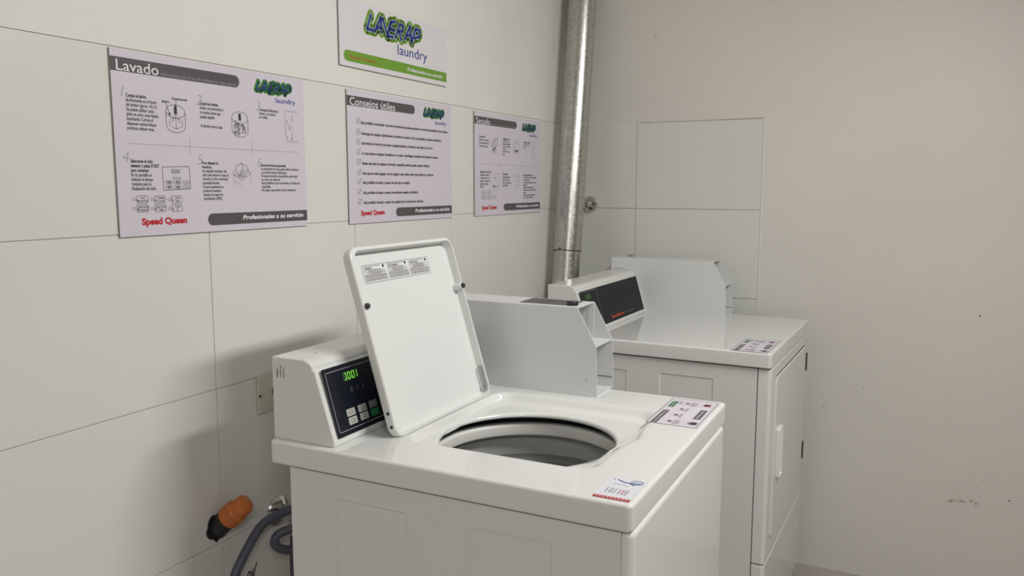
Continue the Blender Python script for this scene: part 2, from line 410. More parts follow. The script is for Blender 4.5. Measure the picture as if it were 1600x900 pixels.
def feet(M):
    for sx in (-.66, -.05):
        for sy in (.05, M.w-.05):
            bm = bmesh.new(); lathe(bm, [(.022, 0), (.022, .012), (.009, .016), (.009, .05)], 20, Matrix.Translation((sx, sy, 0))); M.part('foot', bm, M_rubber)
def cabinet_shell(M, xb, y_in):
    bm = bmesh.new()
    box(bm, xb, xb+.012, y_in+.012, M.w-y_in-.012, .04, H-T-.004)           # back panel
    box(bm, xb, -.045, M.w-y_in-.012, M.w-y_in, .04, H-T-.004)              # far side panel
    box(bm, xb+.012, -.045, y_in+.012, M.w-y_in-.012, .04, .052)            # base pan
    box(bm, xb+.02, -.03, y_in+.014, y_in+.018, .06, H-T+.003, mi=1)        # dark inner frame seen in the gaps
    return M.part('cabinet', bm, [M_panel, M_seam], smooth=0)
def instruction_sticker(M, parent, org, seed):
    rnd = random.Random(seed); p = Pr(M_sheetst); p.rect(0, 0, .204, .106, M_sheetst, 1)
    p.line([(.001, .003), (.001, .103), (.203, .103), (.203, .003)], .0016, M_stgrey, 2, True)
    p.rect(.131, .084, .180, .0965, M_stgreen, 2); p.words(.137, .089, .175, .003, M_lightg, rnd, 3)
    p.rect(.004, .083, .104, .0965, M_stgrey, 2); p.words(.012, .088, .096, .0035, M_lightg, rnd, 3)
    p.rect(.059, .0095, .133, .0245, M_stgrey, 2); p.words(.066, .0155, .126, .004, M_lightg, rnd, 3)
    for k in range(3): p.words(.158, .082-.0035*k, .184, .0016, M_bluel if k == 0 else M_txtg, rnd, 2)
    for u in (.170, .121, .074, .025):
        p.ell(u, .063, .0095, .0095, .0009, M_stpink, 2); p.rect(u-.004, .058, u+.0035, .064, M_stred, 3); p.rect(u-.001, .063, u+.005, .067, M_txtg, 3)
    for u, n in ((.168, 4), (.121, 2), (.072, 2), (.025, 4)):
        for k in range(n): p.words(u-.015, .0525-.0034*k, u+.015, .0019, M_txtg, rnd, 2)
    p.ell(.171, .0235, .0135, .0155, .0012, M_stpink, 2); p.rect(.164, .013, .180, .026, M_stred, 3); p.rect(.167, .021, .176, .029, M_txtg, 3)
    p.ell(.027, .0195, .0125, .0145, .0009, M_lightg, 2); p.rect(.019, .008, .036, .020, M_txt, 3); p.disc(.026, .022, .006, .004, M_txtg, 3); p.disc(.031, .010, .003, .003, M_stred, 4)
    return p.build('instruction_sticker', parent, M.f(org, (0, 1, 0), (-1, 0, 0), (0, 0, 1)))

# ---------------------------------------------------------------- the washer
W = Machine('washing_machine', (.9311, -.5023, 0), 0.0, .651, 'white top-loading washing machine with its lid open and a 001 display')
cabinet_shell(W, -.667, .010)
bm = bmesh.new(); panel_with_pockets(bm, -.667, -.0195, .04, H-T-.0045, .010, [(-.5640, -.4075, .10, H-.0905), (-.2855, -.1330, .10, H-.0875)])
W.part('side_panel', bm, M_panel, smooth=0)
bm = bmesh.new()
prof = [(-.0170, .0105), (-.0170, .045), (-.004, .045), (-.004, .030)]
def front_panel(bm, w, z0, z1, r=.016, dpt=.040):
    # a shallow tray: front face with rounded vertical corners and a rounded top edge
    def ring(i, z):
        return [(-dpt if False else x, y, z) for x, y in rrect(-dpt-.03, -i, .009+i, w-.009-i, max(r-i, .004), 10, 8)]
    rg = [ring(.0, z0)]
    rg += [ring(0, z1-.010)]+[ring(.010*(1-math.cos(a)), z1-.010+.010*math.sin(a)) for a in (PI/8, PI/4, 3*PI/8, PI/2)]
    rings = []
    for q in rg: rings.append([(max(x, -.0185), y, z) for x, y, z in q])
    loft(bm, rings, True, True)
front_panel(bm, W.w, .045, H-T-.0035)
W.part('front_panel', bm, M_enamel)
feet(W)
# top panel with the lid recess and the wash opening
c0 = Vector((.6245-.9311, -.2215+.5023))
X0, X1, YA, YB = .449-.9311, .804-.9311, -.3845+.5023, -.001+.5023
inner = rrect(X0, X1, YA, YB, .035)
outer = rrect(.440-.9311, .830-.9311, -.3885+.5023, .020+.5023, .045)
outer = [(x+(.014*math.exp(-((y-.325)/.045)**2) if x > -.15 else 0), y) for x, y in outer]      # scooped finger grip
angs = [math.atan2(y-c0.y, x-c0.x) for x, y in inner]
def fade(x, y):                       # the recess runs out shallow towards its front near corner
    t = min(max((.375-y)/.16, 0), 1)*min(max((x+.215)/.06, 0), 1)
    return 1-.5*t*t*(3-2*t)
def circ(R, dz, marg):
    o = []
    for a in angs:
        x = c0.x+R*math.cos(a); y = c0.y+R*math.sin(a)
        o.append((min(max(x, X0+marg*.5), X1-marg*.5), min(max(y, YA+marg), YB-marg), H-dz))
    return o
hole = [circ(.1735, .0285, .0105), circ(.1722, .0270, .0100), circ(.1718, .0252, .0095), circ(.1724, .0225, .0085), circ(.1740, .0202, .0065), circ(.1768, .0187, .0045), circ(.1820, .0181, .003),
        [(x, y, H-.0180*fade(x, y)) for x, y in inner]]
for s_ in (.2, .4, .6, .8):
    hole.append([(a[0]+(b[0]-a[0])*s_, a[1]+(b[1]-a[1])*s_, H-.0180*fade(*a)*(.5+.5*math.cos(PI*s_))) for a, b in zip(inner, outer)])
hole.append([(x, y, H) for x, y in outer])
bm = bmesh.new(); rounded_top(bm, W.d, W.w, hole=hole)
top = W.part('top_panel', bm, M_enamel, smooth=50)
instruction_sticker(W, top, (.9215-.9311, -.0735+.5023, H+.0002), 1)
rnd = random.Random(5); p = Pr(M_sheetst2)                                      # small notice sticker
p.rect(.0, .0, .092, .059, M_sheetst2, 1); p.rect(-.001, 0, .0085, .059, M_redst, 2); 
for k in range(9): p.rect(.002, .004+.006*k, .006, .0072+.006*k, M_stpink, 3)
p.ell(.0795, .0125, .0055, .0075, .0014, M_bluel, 2); p.disc(.0770, .0125, .0042, .0060, M_bluel, 2); p.line([(.0805, .042), (.0765, .034), (.0750, .026), (.0760, .018)], .0032, M_bluel, 2)
p.ell(.080, .013, .009, .010, .0009, M_blue, 3); p.line([(.083, .046), (.075, .034), (.073, .023), (.066, .013)], .0016, M_blue, 3)
p.line([(.055, .043), (.066, .045), (.062, .036), (.066, .030), (.060, .027), (.063, .020)], .0009, M_lilac, 2)
for v in (.047, .041, .0375, .033): p.words(.024, v, .044, .0017, M_txtg, rnd, 2)
for v in (.026, .021, .017, .0135): p.words(.022, v, .045, .0017, M_red if v == .021 else M_txtg, rnd, 2)
p.line([(.080, .052), (.086, .051)], .0014, M_blue, 2)
p.build('notice_sticker', top, W.f((.922-.9311, -.4900+.5023, H+.0002), (0, 1, 0), (-1, 0, 0), (0, 0, 1)))
# tub seen through the opening
tubc = Matrix.Translation((c0.x, c0.y+.002, 0))
bm = bmesh.new(); lathe(bm, [(.200, H-.0325), (.232, H-.034), (.232, H-.47), (.228, H-.475), (.222, H-.47), (.222, H-.040), (.196, H-.0365)], 64, tubc, False)
tub = W.part('outer_tub', bm, M_dark)
bm = bmesh.new(); lathe(bm, [(.214, H-.050), (.192, H-.0450), (.1835, H-.0460), (.1795, H-.0500), (.1785, H-.0600), (.1800, H-.0690), (.186, H-.0740), (.202, H-.078), (.214, H-.076)], 96, tubc, False)
W.part('balance_ring', bm, M_tubring, tub)
bm = bmesh.new(); lathe(bm, [(.2090, H-.076), (.2065, H-.086), (.2060, H-.096), (.2040, H-.099), (.2035, H-.120)], 80, tubc, False); W.part('basket_upper', bm, M_tublit, tub)  # upper basket wall, a separate part to carry the painted lighter grey
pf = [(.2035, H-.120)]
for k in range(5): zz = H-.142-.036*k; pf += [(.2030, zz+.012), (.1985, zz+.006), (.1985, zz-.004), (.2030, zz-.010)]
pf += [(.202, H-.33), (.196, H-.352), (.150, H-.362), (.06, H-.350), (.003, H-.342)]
bm = bmesh.new(); lathe(bm, pf, 80, tubc, False); W.part('basket', bm, M_tubshade, tub)
# lid, open and leaning back: local u = along the washer's width, v = up the lid, n = out of its inner face
LW, LL, LT = .3740, .3710, .0225
lm = W.f((.4400-.9311, -.3935+.5023, H+.0006), (0, 1, 0), (-.2874, 0, .9578), (.9578, 0, .2874))
bm = bmesh.new()
def lr(i, z, r, t=0, l=None, rr_=None, b=None):
    return [(x, y, z) for x, y in rrect(i if l is None else l, LW-(i if rr_ is None else rr_), (i if b is None else b), LL-(i if t == 0 else t), r, 24, 8)]
rings = [lr(.012, -LT, .022), lr(.004, -LT+.001, .024), lr(.001, -LT+.004, .024), lr(0, -LT+.008, .024), lr(0, -.004, .024), lr(.001, -.0012, .024), lr(.0035, 0, .023),
         lr(0, 0, .018, .0075, .0125, .0065, .004), lr(0, -.0020, .017, .0090, .0138, .0074, .0048), lr(0, -.0165, .016, .0105, .0155, .0085, .006), lr(0, -.0185, .014, .0130, .018, .011, .009)]
loft(bm, rings, True, True)
lid = obj('lid', bm, M_lid, W.root, lm, smooth=45)
for u in (.0085, LW-.0085):                                                     # bosses with rubber bumpers
    bm = bmesh.new(); lathe(bm, [(.0085, -.0182), (.0082, -.004), (.0078, -.0005), (.0068, .0012), (.004, .0014)], 28, Matrix.Translation((u+(.0015 if u < .1 else -.0015), .2560, 0))); obj('bumper_boss', bm, M_lid, lid)
    bm = bmesh.new(); lathe(bm, [(.0058, .001), (.0058, .0045), (.0048, .0066), (.0026, .0076)], 24, Matrix.Translation((u, .2560, 0))); obj('rubber_bumper', bm, M_rubber, lid)
for v in (.0506, .0245):
    bm = bmesh.new(); lathe(bm, [(.0034, 0), (.0034, .0012), (.0022, .0024)], 16, axis_matrix((.0006, v, -.0085), (-1, 0, 0))); obj('hinge_screw', bm, M_rubber, lid)
bm = bmesh.new(); box(bm, LW-.0145, LW-.0110, .012, .070, -.0125, -.0035, .0015, 2); obj('hinge_bracket', bm, M_steel, lid)
bm = bmesh.new(); lathe(bm, [(.0042, 0), (.0042, .003), (.002, .004)], 16, axis_matrix((LW-.0145, .022, -.008), (-1, 0, 0))); obj('hinge_screw', bm, M_steel, lid)
rnd = random.Random(11); p = Pr(M_white)                                         # three-column warning label
LWd, LHt = .2360, .0375
p.rect(0, 0, LWd, LHt, M_lid, 1); p.rline(.001, .001, LWd-.001, LHt-.001, .003, .0008, M_txtg, 2)
for k, hd in enumerate(('WARNING', 'AVERTISSEMENT', 'ADVERTENCIA')):
    u = .005+.0775*k; ue = u+.0725
    p.text(hd, u+.002, .0278, .0036, M_txt, bold=.02, l=2); p.disc(ue-.008, .0315, .0032, .0032, M_txt, 2); p.words(u, .0330, ue-.016, .0014, M_txtg, rnd, 2)
    for j in range(11):
        v = .0252-.0021*j; e = ue-(.018 if j in (0, 2, 4) else (.004 if j < 5 else .001)); st = u+(.014 if j in (1, 3) else 0)
        p.words(st, v, e, .0013, M_txtg if j % 3 else M_txt, rnd, 2)
p.build('warning_label', lid, frame((.0480, .2990, -.0184), (1, 0, 0), (0, 1, 0), (0, 0, 1)))
# console
cs = console(W, .0148, .5565)
p = Pr(M_navy); a0 = .0262
p.rr(a0, -.1285, .540, .0008, .002, M_navy, 1)
p.rline(a0+.0085, -.1196, .531, -.0078, .003, .0009, M_silver, 2)
W.sub(p, 'control_panel', cs, facef(W))
p = Pr(M_led); yo = .5023
p.rect(-.4225+yo, -.0320, -.3770+yo, -.0155, M_ledback, 4)
def digit(p, u, v, wd, h, segs, M, l):
    s = .0014; g = .0006; x = lambda vv: u+(vv-v)*.10
    S = dict(a=[(x(v+h)+g, v+h), (x(v+h)+wd-g, v+h)], d=[(u+g, v), (u+wd-g, v)], h=[(x(v+h)+wd*.45, v+h), (x(v+h)+wd-g, v+h)], i=[(u+wd*.4, v), (u+wd-g, v)], g=[(x(v+h/2)+g, v+h/2), (x(v+h/2)+wd-g, v+h/2)],
             b=[(x(v+h/2)+wd, v+h/2+g), (x(v+h)+wd, v+h-g)], c=[(u+wd, v+g), (x(v+h/2)+wd, v+h/2-g)], f=[(x(v+h/2), v+h/2+g), (x(v+h), v+h-g)], e=[(u, v+g), (x(v+h/2), v+h/2-g)])
    for k in segs: p.line(S[k], s, M, l)
for k, sg in enumerate(('hbci', 'abcdef', 'abcdef', 'bc')):
    digit(p, -.4205+yo+.0118*k+(.0 if k < 3 else -.0035), -.0300, .0066, .0130, sg, M_led, 5)
W.sub(p, 'display', cs, facef(W))
p = Pr(M_icon)
for u, k in ((-.4071, 0), (-.3891, 1), (-.3712, 2)):
    u += yo; p.ell(u, -.0505, .0034-.0006*k, .0036-.0006*k, .0011, M_icon, 3); p.line([(u, -.047), (u+.0006, -.0435)], .0010, M_icon, 3)
W.sub(p, 'indicator_icons', cs, facef(W))
for u, v, M_, nm in ((-.4250, -.0902, M_btn, 'button'), (-.3905, -.0902, M_btn, 'button'), (-.3565, -.0902, M_btng, 'button'), (-.4245, -.1062, M_btn, 'button'), (-.3900, -.1062, M_btn, 'button'), (-.3562, -.1062, M_btngreen, 'start_button')):
    u += yo; bm = bmesh.new(); box(bm, u-.0122, u+.0122, v-.0068, v+.0068, .0, .0012, .0005, 2)
    b_ = obj(nm, bm, M_, cs, facef(W, .0015))
    if nm == 'start_button': b_['label'] = 'green start button'
p = Pr(M_icon)
for i, (u, v) in enumerate(((-.4250, -.0902), (-.3905, -.0902), (-.4245, -.1062), (-.3900, -.1062))):
    u += yo; p.line([(u-.005, v+.002), (u-.005, v-.002), (u+.004, v-.003), (u+.005, v+.002), (u-.001, v+.003)], .0011, M_icon, 1)
    p.disc(u-.0155, v-.001, .0012, .0012, M_leddim, 1, 10)
W.sub(p, 'button_icons', cs, facef(W, .0028))
rnd = random.Random(2); p = Pr(M_txtg)                                           # small printed marks on the console's end
for k in range(3): p.words(.0, -.003-.0075*k, .028-.004*k if k else .020, .0032 if k == 0 else .0022, M_txtg, rnd, 1)
p.build('end_label', cs, W.f((-.6955, .0146, H+.1180), (0, 0, 1), (-1, 0, 0), (0, -1, 0)))
p = Pr(M_scuff); p.disc(0, 0, .0022, .0018, M_rubber, 1)
rnd = random.Random(9)
for k in range(0): p.line([(-.045+rnd.uniform(-.02, .02), -.028+rnd.uniform(-.012, .012)), (-.035+rnd.uniform(-.02, .02), -.028+rnd.uniform(-.012, .012))], .0008, M_scuff, 1)
p.build('scratches', cs, W.f((-.655, .0775, H+.1563), (0, 1, 0), (-1, 0, 0), (0, 0, 1)))
coin_box(W, .5578, .6656-.0002, True, False)

# ---------------------------------------------------------------- the dryer
D = Machine('tumble_dryer', (.9364, .7241, 0), -.0259, .682, 'white tumble dryer in the corner with a black control face and silver duct behind')
cabinet_shell(D, -.667, .010)
bm = bmesh.new(); panel_with_pockets(bm, -.667, -.0400, .04, H-T-.0045, .010, [(-.5900, -.4346, .10, H-.0915), (-.3302, -.1657, .10, H-.0910)])
D.part('side_panel', bm, M_panel, smooth=0)
def dryer_front(bm, w, z0, z1, back=-.037, r=.012):
    def ring(i, z): return [(max(x, back), y, z) for x, y in rrect(-.08, -i, .009+i, w-.009-i, max(r-i, .003), 10, 8)]
    loft(bm, [ring(.004, z0), ring(.001, z0+.002), ring(0, z0+.006), ring(0, z1-.006), ring(.0018, z1-.0018), ring(.006, z1)], True, True)
bm = bmesh.new(); dryer_front(bm, D.w, .312, H-T-.0035)
fp = D.part('front_panel', bm, M_enamel)
bm = bmesh.new(); dryer_front(bm, D.w, .045, .3095); D.part('kick_panel', bm, M_enamel)
# door set in the front panel: slab with a rounded outline
def slab(bm, y0, y1, z0, z1, x0, x1, r, e=.003):
    rg = lambda i, x: [(x, y, z) for y, z in rrect(y0+i, y1-i, z0+i, z1-i, r, 12, 8)]
    loft(bm, [rg(0, x0), rg(0, x1-e), rg(e*.35, x1-e*.35), rg(e, x1)], True, True)
bm = bmesh.new(); slab(bm, .0745, .6270, .3720, H-.0795, -.0005, .0008, .022, .0005); D.part('door_gasket', bm, M_seam, fp)
bm = bmesh.new(); slab(bm, .0740, .6245, .3690, H-.083, .0002, .0045, .020, .003)
dr = D.part('door', bm, M_enamel)
bm = bmesh.new()
hr = lambda i, x: [(x, y, z) for y, z in rrect(.112+i, .164-i, .5430+i, .7010-i, max(.010-i, .002), 8, 6)]
loft(bm, [hr(0, .0040), hr(.0008, .0125), hr(.003, .0145), hr(.0065, .0140), hr(.0085, .0065), hr(.012, .0060)], False, True); D.part('door_handle', bm, M_enamel, dr, smooth=50)
for z0, z1 in ((H-.195, H-.132), (H-.515, H-.452)):
    bm = bmesh.new(); box(bm, .0002, .0075, .6290, .6420, z0+.02, z1+.02, .002, 2); D.part('door_hinge', bm, M_seam)
feet(D)
bm = bmesh.new(); rounded_top(bm, D.d, D.w)
dtop = D.part('top_panel', bm, M_enamel, smooth=50)
instruction_sticker(D, dtop, (-.0125, -.004+.0, H+.0002), 2).matrix_local = D.f((-.0125, .0030, H+.0003), (0, 1, 0), (-1, 0, 0), (0, 0, 1))
cs2 = console(D, .0120, .5680)
p = Pr(M_char); p.rr(.0225, -.1268, .5500, .0000, .002, M_char, 1)
p.line([(.0225, -.0035), (.152, -.0035), (.156, -.009), (.156, -.1268)], .0011, M_scuff, 2)
D.sub(p, 'control_panel', cs2, facef(D))
p = Pr(M_ledback); p.rect(.055, -.030, .100, -.014, M_ledback, 3)
for k, sg in enumerate(('abged', 'abcdef', 'abc')): digit(p, .0600+.0125*k, -.0280, .0075, .0120, sg, M_leddim, 4)
D.sub(p, 'display', cs2, facef(D))
p = Pr(M_orangetxt); p.text('SpeedQueen', .229, -.1155, .0095, M_orangetxt, width=.118, bold=.01, l=3)
p.text('commercial', .352, -.1155, .0080, M_icon, width=.098, l=3)
D.sub(p, 'brand_print', cs2, facef(D))
coin_box(D, .5690, .6712, False, True)

# ------------------------------------------------------------------ galvanised duct behind the dryer
pA, pB = Vector((.0850, 1.2566, 1.2105-.0493)), Vector((.0850, 1.3875, 2.167-.0493))
dv = (pB-pA).normalized()
top_pt = pA+dv*((CEIL-.001-pA.z)/dv.z)
duct = empty('exhaust_duct', (pA.x, pA.y, 0)); tag(duct, 'silver galvanised exhaust duct rising in the room corner', 'duct')
def dpart(name, bm, M_): bm.transform(Matrix.Translation((-pA.x, -pA.y, 0))); return obj(name, bm, M_, duct, smooth=40)
joint = pA+dv*.008
bm = bmesh.new(); tube(bm, [joint, joint+(top_pt-joint)*.5, top_pt], .0535, 48); dpart('upper_pipe', bm, M_galv)
bm = bmesh.new()
low = [joint+dv*.012, joint-dv*.10, Vector((.082, 1.225, .95)), Vector((.075, 1.205, .60)), Vector((.075, 1.190, .30)), Vector((.085, 1.185, .19)), Vector((.125, 1.185, .145)), Vector((.215, 1.185, .140)), Vector((.262, 1.185, .140))]
tube(bm, catmull(low, 8), .0515, 48); dpart('lower_pipe', bm, M_galv)
bm = bmesh.new(); tube(bm, [joint-dv*.0018, joint+dv*.0018], .0542, 48); dpart('joint_band', bm, M_seam)
bm = bmesh.new(); side = Vector((.35, -.93, 0)).normalized(); lathe(bm, [(.004, 0), (.004, .003), (.002, .004)], 14, axis_matrix(joint+dv*.012+Vector((-.15, -.989, 0))*.053, (-.15, -.989, 0))); dpart('joint_screw', bm, M_rubber)

# ------------------------------------------------------------------ small wall fittings
v = empty('wall_valve', (.0912, B, 1.3424)); tag(v, 'round chrome valve cover on the back wall beside the duct', 'valve')
R90 = axis_matrix((0, 0, 0), (0, -1, 0))
bm = bmesh.new(); lathe(bm, [(.0335, 0), (.0335, .003), (.031, .008), (.024, .018), (.0165, .026), (.015, .028)], 40, R90); obj('escutcheon', bm, M_chrome, v)
bm = bmesh.new(); lathe(bm, [(.0145, .026), (.0155, .034), (.0150, .046), (.010, .051), (.003, .052)], 10, R90); obj('cap', bm, M_chrome, v, smooth=20)

o_ = empty('wall_outlet', (0, -.2420, .9569)); tag(o_, 'cream electrical outlet plate on the left wall behind the washer console', 'outlet')
bm = bmesh.new(); box(bm, 0, .0080, -.0610, .0610, -.0430, .0430, .003, 3); obj('cover_plate', bm, M_outlet, o_)
bm = bmesh.new(); lathe(bm, [(.0150, .0075), (.0150, .0105), (.0135, .0112)], 28, axis_matrix((0, -.0050, 0), (1, 0, 0))); s_ = obj('socket', bm, M_black, o_)
bm = bmesh.new(); lathe(bm, [(.0028, .006), (.0028, .0098)], 14, axis_matrix((0, -.0575, -.0020), (1, 0, 0))); obj('screw', bm, M_black, o_)

st = empty('drain_stub', (0, -.4290, .7020)); tag(st, 'orange plastic pipe stub sticking out of a broken hole in the tile', 'pipe')
ad = Vector((.064, .016, .056)).normalized()
bm = bmesh.new(); rnd = random.Random(4)
ring = [(0.0012, (.0250+rnd.uniform(-.0035, .004))*math.cos(2*PI*k/22), (.0270+rnd.uniform(-.004, .004))*math.sin(2*PI*k/22)) for k in range(22)]
loft(bm, [[(.0003, y*1.12, z*1.12) for x, y, z in ring], ring], True, True); obj('broken_hole', bm, [M_hole], st, smooth=0)
bm = bmesh.new(); tube(bm, [Vector((.001, 0, -.002)), ad*.020, ad*.046], [.0225, .0225, .0215], 28); obj('black_collar', bm, M_black, st)
bm = bmesh.new(); lathe(bm, [(.0245, .034), (.0255, .038), (.0250, .062), (.0215, .066), (.0210, .084), (.0190, .0905), (.012, .093), (.002, .0935)], 32, axis_matrix((0, 0, 0), ad)); obj('orange_cap', bm, M_orange, st)

vl = empty('angle_valve', (0, -.2500, .6720)); tag(vl, 'chrome angle valve on the left wall behind the washer with its flange', 'valve')
bm = bmesh.new(); lathe(bm, [(.0350, 0.0003), (.0350, .004), (.030, .010), (.020, .016), (.0175, .018)], 36, axis_matrix((0, 0, 0), (1, 0, 0))); obj('flange', bm, M_chrome, vl)
bm = bmesh.new(); tube(bm, [(.010, 0, 0), (.062, 0, 0)], .0150, 24); tube(bm, [(.048, 0, 0), (.048, 0, -.046)], .0115, 20); obj('valve_body', bm, M_chrome, vl)
bm = bmesh.new(); lathe(bm, [(.017, .060), (.020, .064), (.020, .080), (.016, .084)], 8, axis_matrix((0, 0, 0), (1, 0, 0))); obj('valve_handle', bm, M_chrome, vl, smooth=20)
zf = -.0493
hA = [(.255, -.205, .69), (.16, -.235, .698), (.085, -.268, .700), (.056, -.300, .694), (.050, -.335, .690), (.050, -.3640, .679), (.050, -.3998, .648), (.050, -.4347, .607), (.052, -.4560, .550), (.070, -.4500, .40), (.12, -.41, .26), (.2, -.36, .2), (.255, -.33, .2)]
bm = bmesh.new(); tube(bm, catmull(hA, 10), .0098, 16); hA_o = obj('water_hose', bm, M_hose, None)
tag(hA_o, 'blue-grey hose arching out left from the wall valve and down', 'hose', 'hoses behind the washer')
hB = [(.255, -.17, .66), (.20, -.205, .668), (.11, -.262, .664), (.066, -.308, .656), (.056, -.3220, .640), (.058, -.3150, .622), (.068, -.2960, .610), (.095, -.262, .606), (.135, -.228, .588), (.155, -.215, .53), (.16, -.21, .40), (.18, -.20, .22), (.22, -.19, .16), (.255, -.19, .16)]
bm = bmesh.new(); tube(bm, catmull(hB, 10), .0098, 16); hB_o = obj('water_hose', bm, M_hose, None)
tag(hB_o, 'blue-grey hose looping tightly beside the washer back edge', 'hose', 'hoses behind the washer')
hC = [(.048, -.2500, .6262), (.0485, -.2520, .610), (.052, -.2590, .585), (.056, -.2630, .550), (.060, -.2640, .48), (.064, -.262, .38), (.09, -.258, .22), (.16, -.25, .12), (.255, -.25, .11)]
bm = bmesh.new(); tube(bm, catmull(hC, 10), .0095, 16); hC_o = obj('drain_hose', bm, M_hose, None)
tag(hC_o, 'blue-grey hose hanging straight down at the washer back corner', 'hose', 'hoses behind the washer')

# ------------------------------------------------------------------ signs on the left wall
LOGO = [[(130, -24), (112, -61), (137, -61)], [(145, -62), (172, -23), (175, -60)], [(155, -51), (174, -49)], [(181, -24), (201, -65), (217, -27)],
        [(239, -22), (218, -27), (202, -65), (225, -64)], [(211, -44), (222, -43)], [(228, -46), (234, -45)], [(238, -63), (260, -25), (276, -27), (271, -42), (250, -45)], [(255, -45), (266, -65)],
        [(283, -59), (308, -22), (314, -63)], [(290, -48), (311, -47)], [(315, -64), (336, -25), (352, -25), (357, -33), (351, -44), (331, -50)]]
def logo(p, mp, s, g1, l0=2, small=False):
    for st_ in LOGO: p.line([mp(*q) for q in st_], (.0285 if not small else .030)*s, g1, l0, caps=True)
    for st_ in LOGO: p.line([mp(*q) for q in st_], .0135*s, M_lilac if not small else g1, l0+1, caps=True)
    for st_ in LOGO: p.line([mp(*q) for q in st_], (.0066 if not small else .0070)*s, M_blue, l0+2, caps=True)
mm = lambda pts: [(a/1000, b/1000) for a, b in pts]
SW, SH = .5, .333
def sign(name, y0, z1, h, label, board=M_sheet, wd=SW):
    bm = bmesh.new(); box(bm, 0, wd, -h, 0, -.0038, 0)
    for f in bm.faces:
        if f.normal.z < .5: f.material_index = 1
    o = obj(name, bm, [board, M_edge], None, frame((.0042, y0, z1), (0, 1, 0), (0, 0, 1), (1, 0, 0)), smooth=0)
    tag(o, label, 'sign', 'signs on the tiled wall'); return o
def common(o, title, th, tw, subtitle):
    Pr().rr(.0, -.0385, .303, -.0140, .0122, M_band, 1, (0, 1, 1, 0)).build('header_band', o)
    Pr().text(title, .0115, -.0368, th, M_white, width=tw, bold=.004, l=2).build('title', o)
    if subtitle: Pr().text(subtitle, .107, -.0358, .0062, M_fade, width=.188, l=2).build('subtitle', o)
    p = Pr(); logo(p, lambda a, b: (.3485+(a-108)*.000436, -.0185+(b+23)*.00048), .42, M_greend, 1, True)
    p.build('logo', o)
    Pr().text('laundry', .409, -.0585, .0105, M_blue, width=.063, bold=.012, l=1).build('logo_laundry', o)
    Pr().rr(.2035, -.3205, .5000, -.2965, .0120, M_band, 1, (1, 0, 0, 1)).build('footer_band', o)
    Pr().text('Profesionales a su servicio', .298, -.3115, .0090, M_white, width=.189, bold=.032, shear=.18, l=2).build('slogan', o)
    Pr().text('Speed Queen', .0470, -.3125, .0118, M_red, width=.104, bold=.05, l=1).build('brand_name', o)
def para(o, u, v, lines, h=.0058, pitch=.0088, bold_first=0, M_=M_txt):
    p = Pr()
    for i, (t, wd) in enumerate(lines):
        if t: p.text(t, u, v-h-pitch*i, h*1.08, M_, width=wd/1000, bold=.030 if i < bold_first else .020, l=1)
    p.build('text_block', o)
def num(o, n, u, v): Pr().text(n, u, v-.021, .021, M_lightg, shear=.25, bold=-.012, l=1).build('step_number', o)
# -- washing instructions
s1 = sign('instruction_sign', -.6227, 1.7058-.0493, SH, "lilac wall sign headed Lavado, the wide leftmost one")
common(s1, 'Lavado', .0190, .0900, 'Instrucciones para el uso de lavadoras de carga superior')
for n, u, v in (('1', .018, -.062), ('2', .187, -.062), ('3', .349, -.060), ('4', .014, -.178), ('5', .183, -.178), ('6', .346, -.180)): num(s1, n, u, v)
para(s1, .0275, -.0760, [('Cargue el jabón,', 45), ('directamente en el fondo', 66), ('del tambor (aprox. 142 gr).', 67), ('Se puede utilizar tanto', 60), ('jabón en polvo como líquido.', 70), ('Suavizante: Cargue el', 56), ('dispenser central infusor', 64), ('producto infusor agua.', 58)], pitch=.0083, bold_first=1)
para(s1, .1955, -.0755, [('Cargue las prendas,', 48), ('incluso, en promociones y', 61), ('no mezcle colores que', 53), ('puedan desteñir.', 38), ('', 0), ('Al terminar cierre la tapa.', 57)], pitch=.0088, bold_first=1)
para(s1, .3570, -.0750, [('Coloque la ficha en la', 58), ('ranura y se activará', 50), ('su crédito.', 26)], h=.0055, pitch=.0078, bold_first=1)
para(s1, .0300, -.1930, [('Seleccione el ciclo', 48), ('deseado y pulse START', 62), ('para comenzar.', 40), ('En la pantalla se', 44), ('indicará el tiempo', 47), ('restante para la', 42), ('finalización del ciclo.', 53)], pitch=.0083, bold_first=3)
para(s1, .1945, -.1925, [('Para detener la', 42), ('lavadora,', 25), ('en cualquier momento del', 63), ('ciclo solo levante la tapa, al', 68), ('cerrarla el ciclo continuará', 67), ('automáticamente.', 44), ('Si carga suavizante se', 53), ('prolonga la lavadora', 47), ('durante los pasos de', 51), ('centrifugado (SPIN).', 49)], h=.0054, pitch=.0079, bold_first=2)
para(s1, .3570, -.1935, [('Recomendaciones generales.', 78), ('La sobrecarga de ropa puede dañar la lavadora', 118), ('y producir lavados deficientes.', 80), ('El exceso de jabón es perjudicial, puede dejar', 115), ('su ropa con espuma.', 58), ('Está prohibido el uso de lavandina y el lavado de', 121), ('zapatillas.', 28), ('No dejar ropa dentro de las lavadoras.', 108)], h=.0052, pitch=.0077, bold_first=1)
p = Pr()
p.rect(.028, -.1653, .480, -.1643, M_lightg, 1); p.rect(.1661, -.180, .1671, -.147, M_lightg, 1); p.rect(.3316, -.180, .3326, -.147, M_lightg, 1); p.build('divider_line', s1)
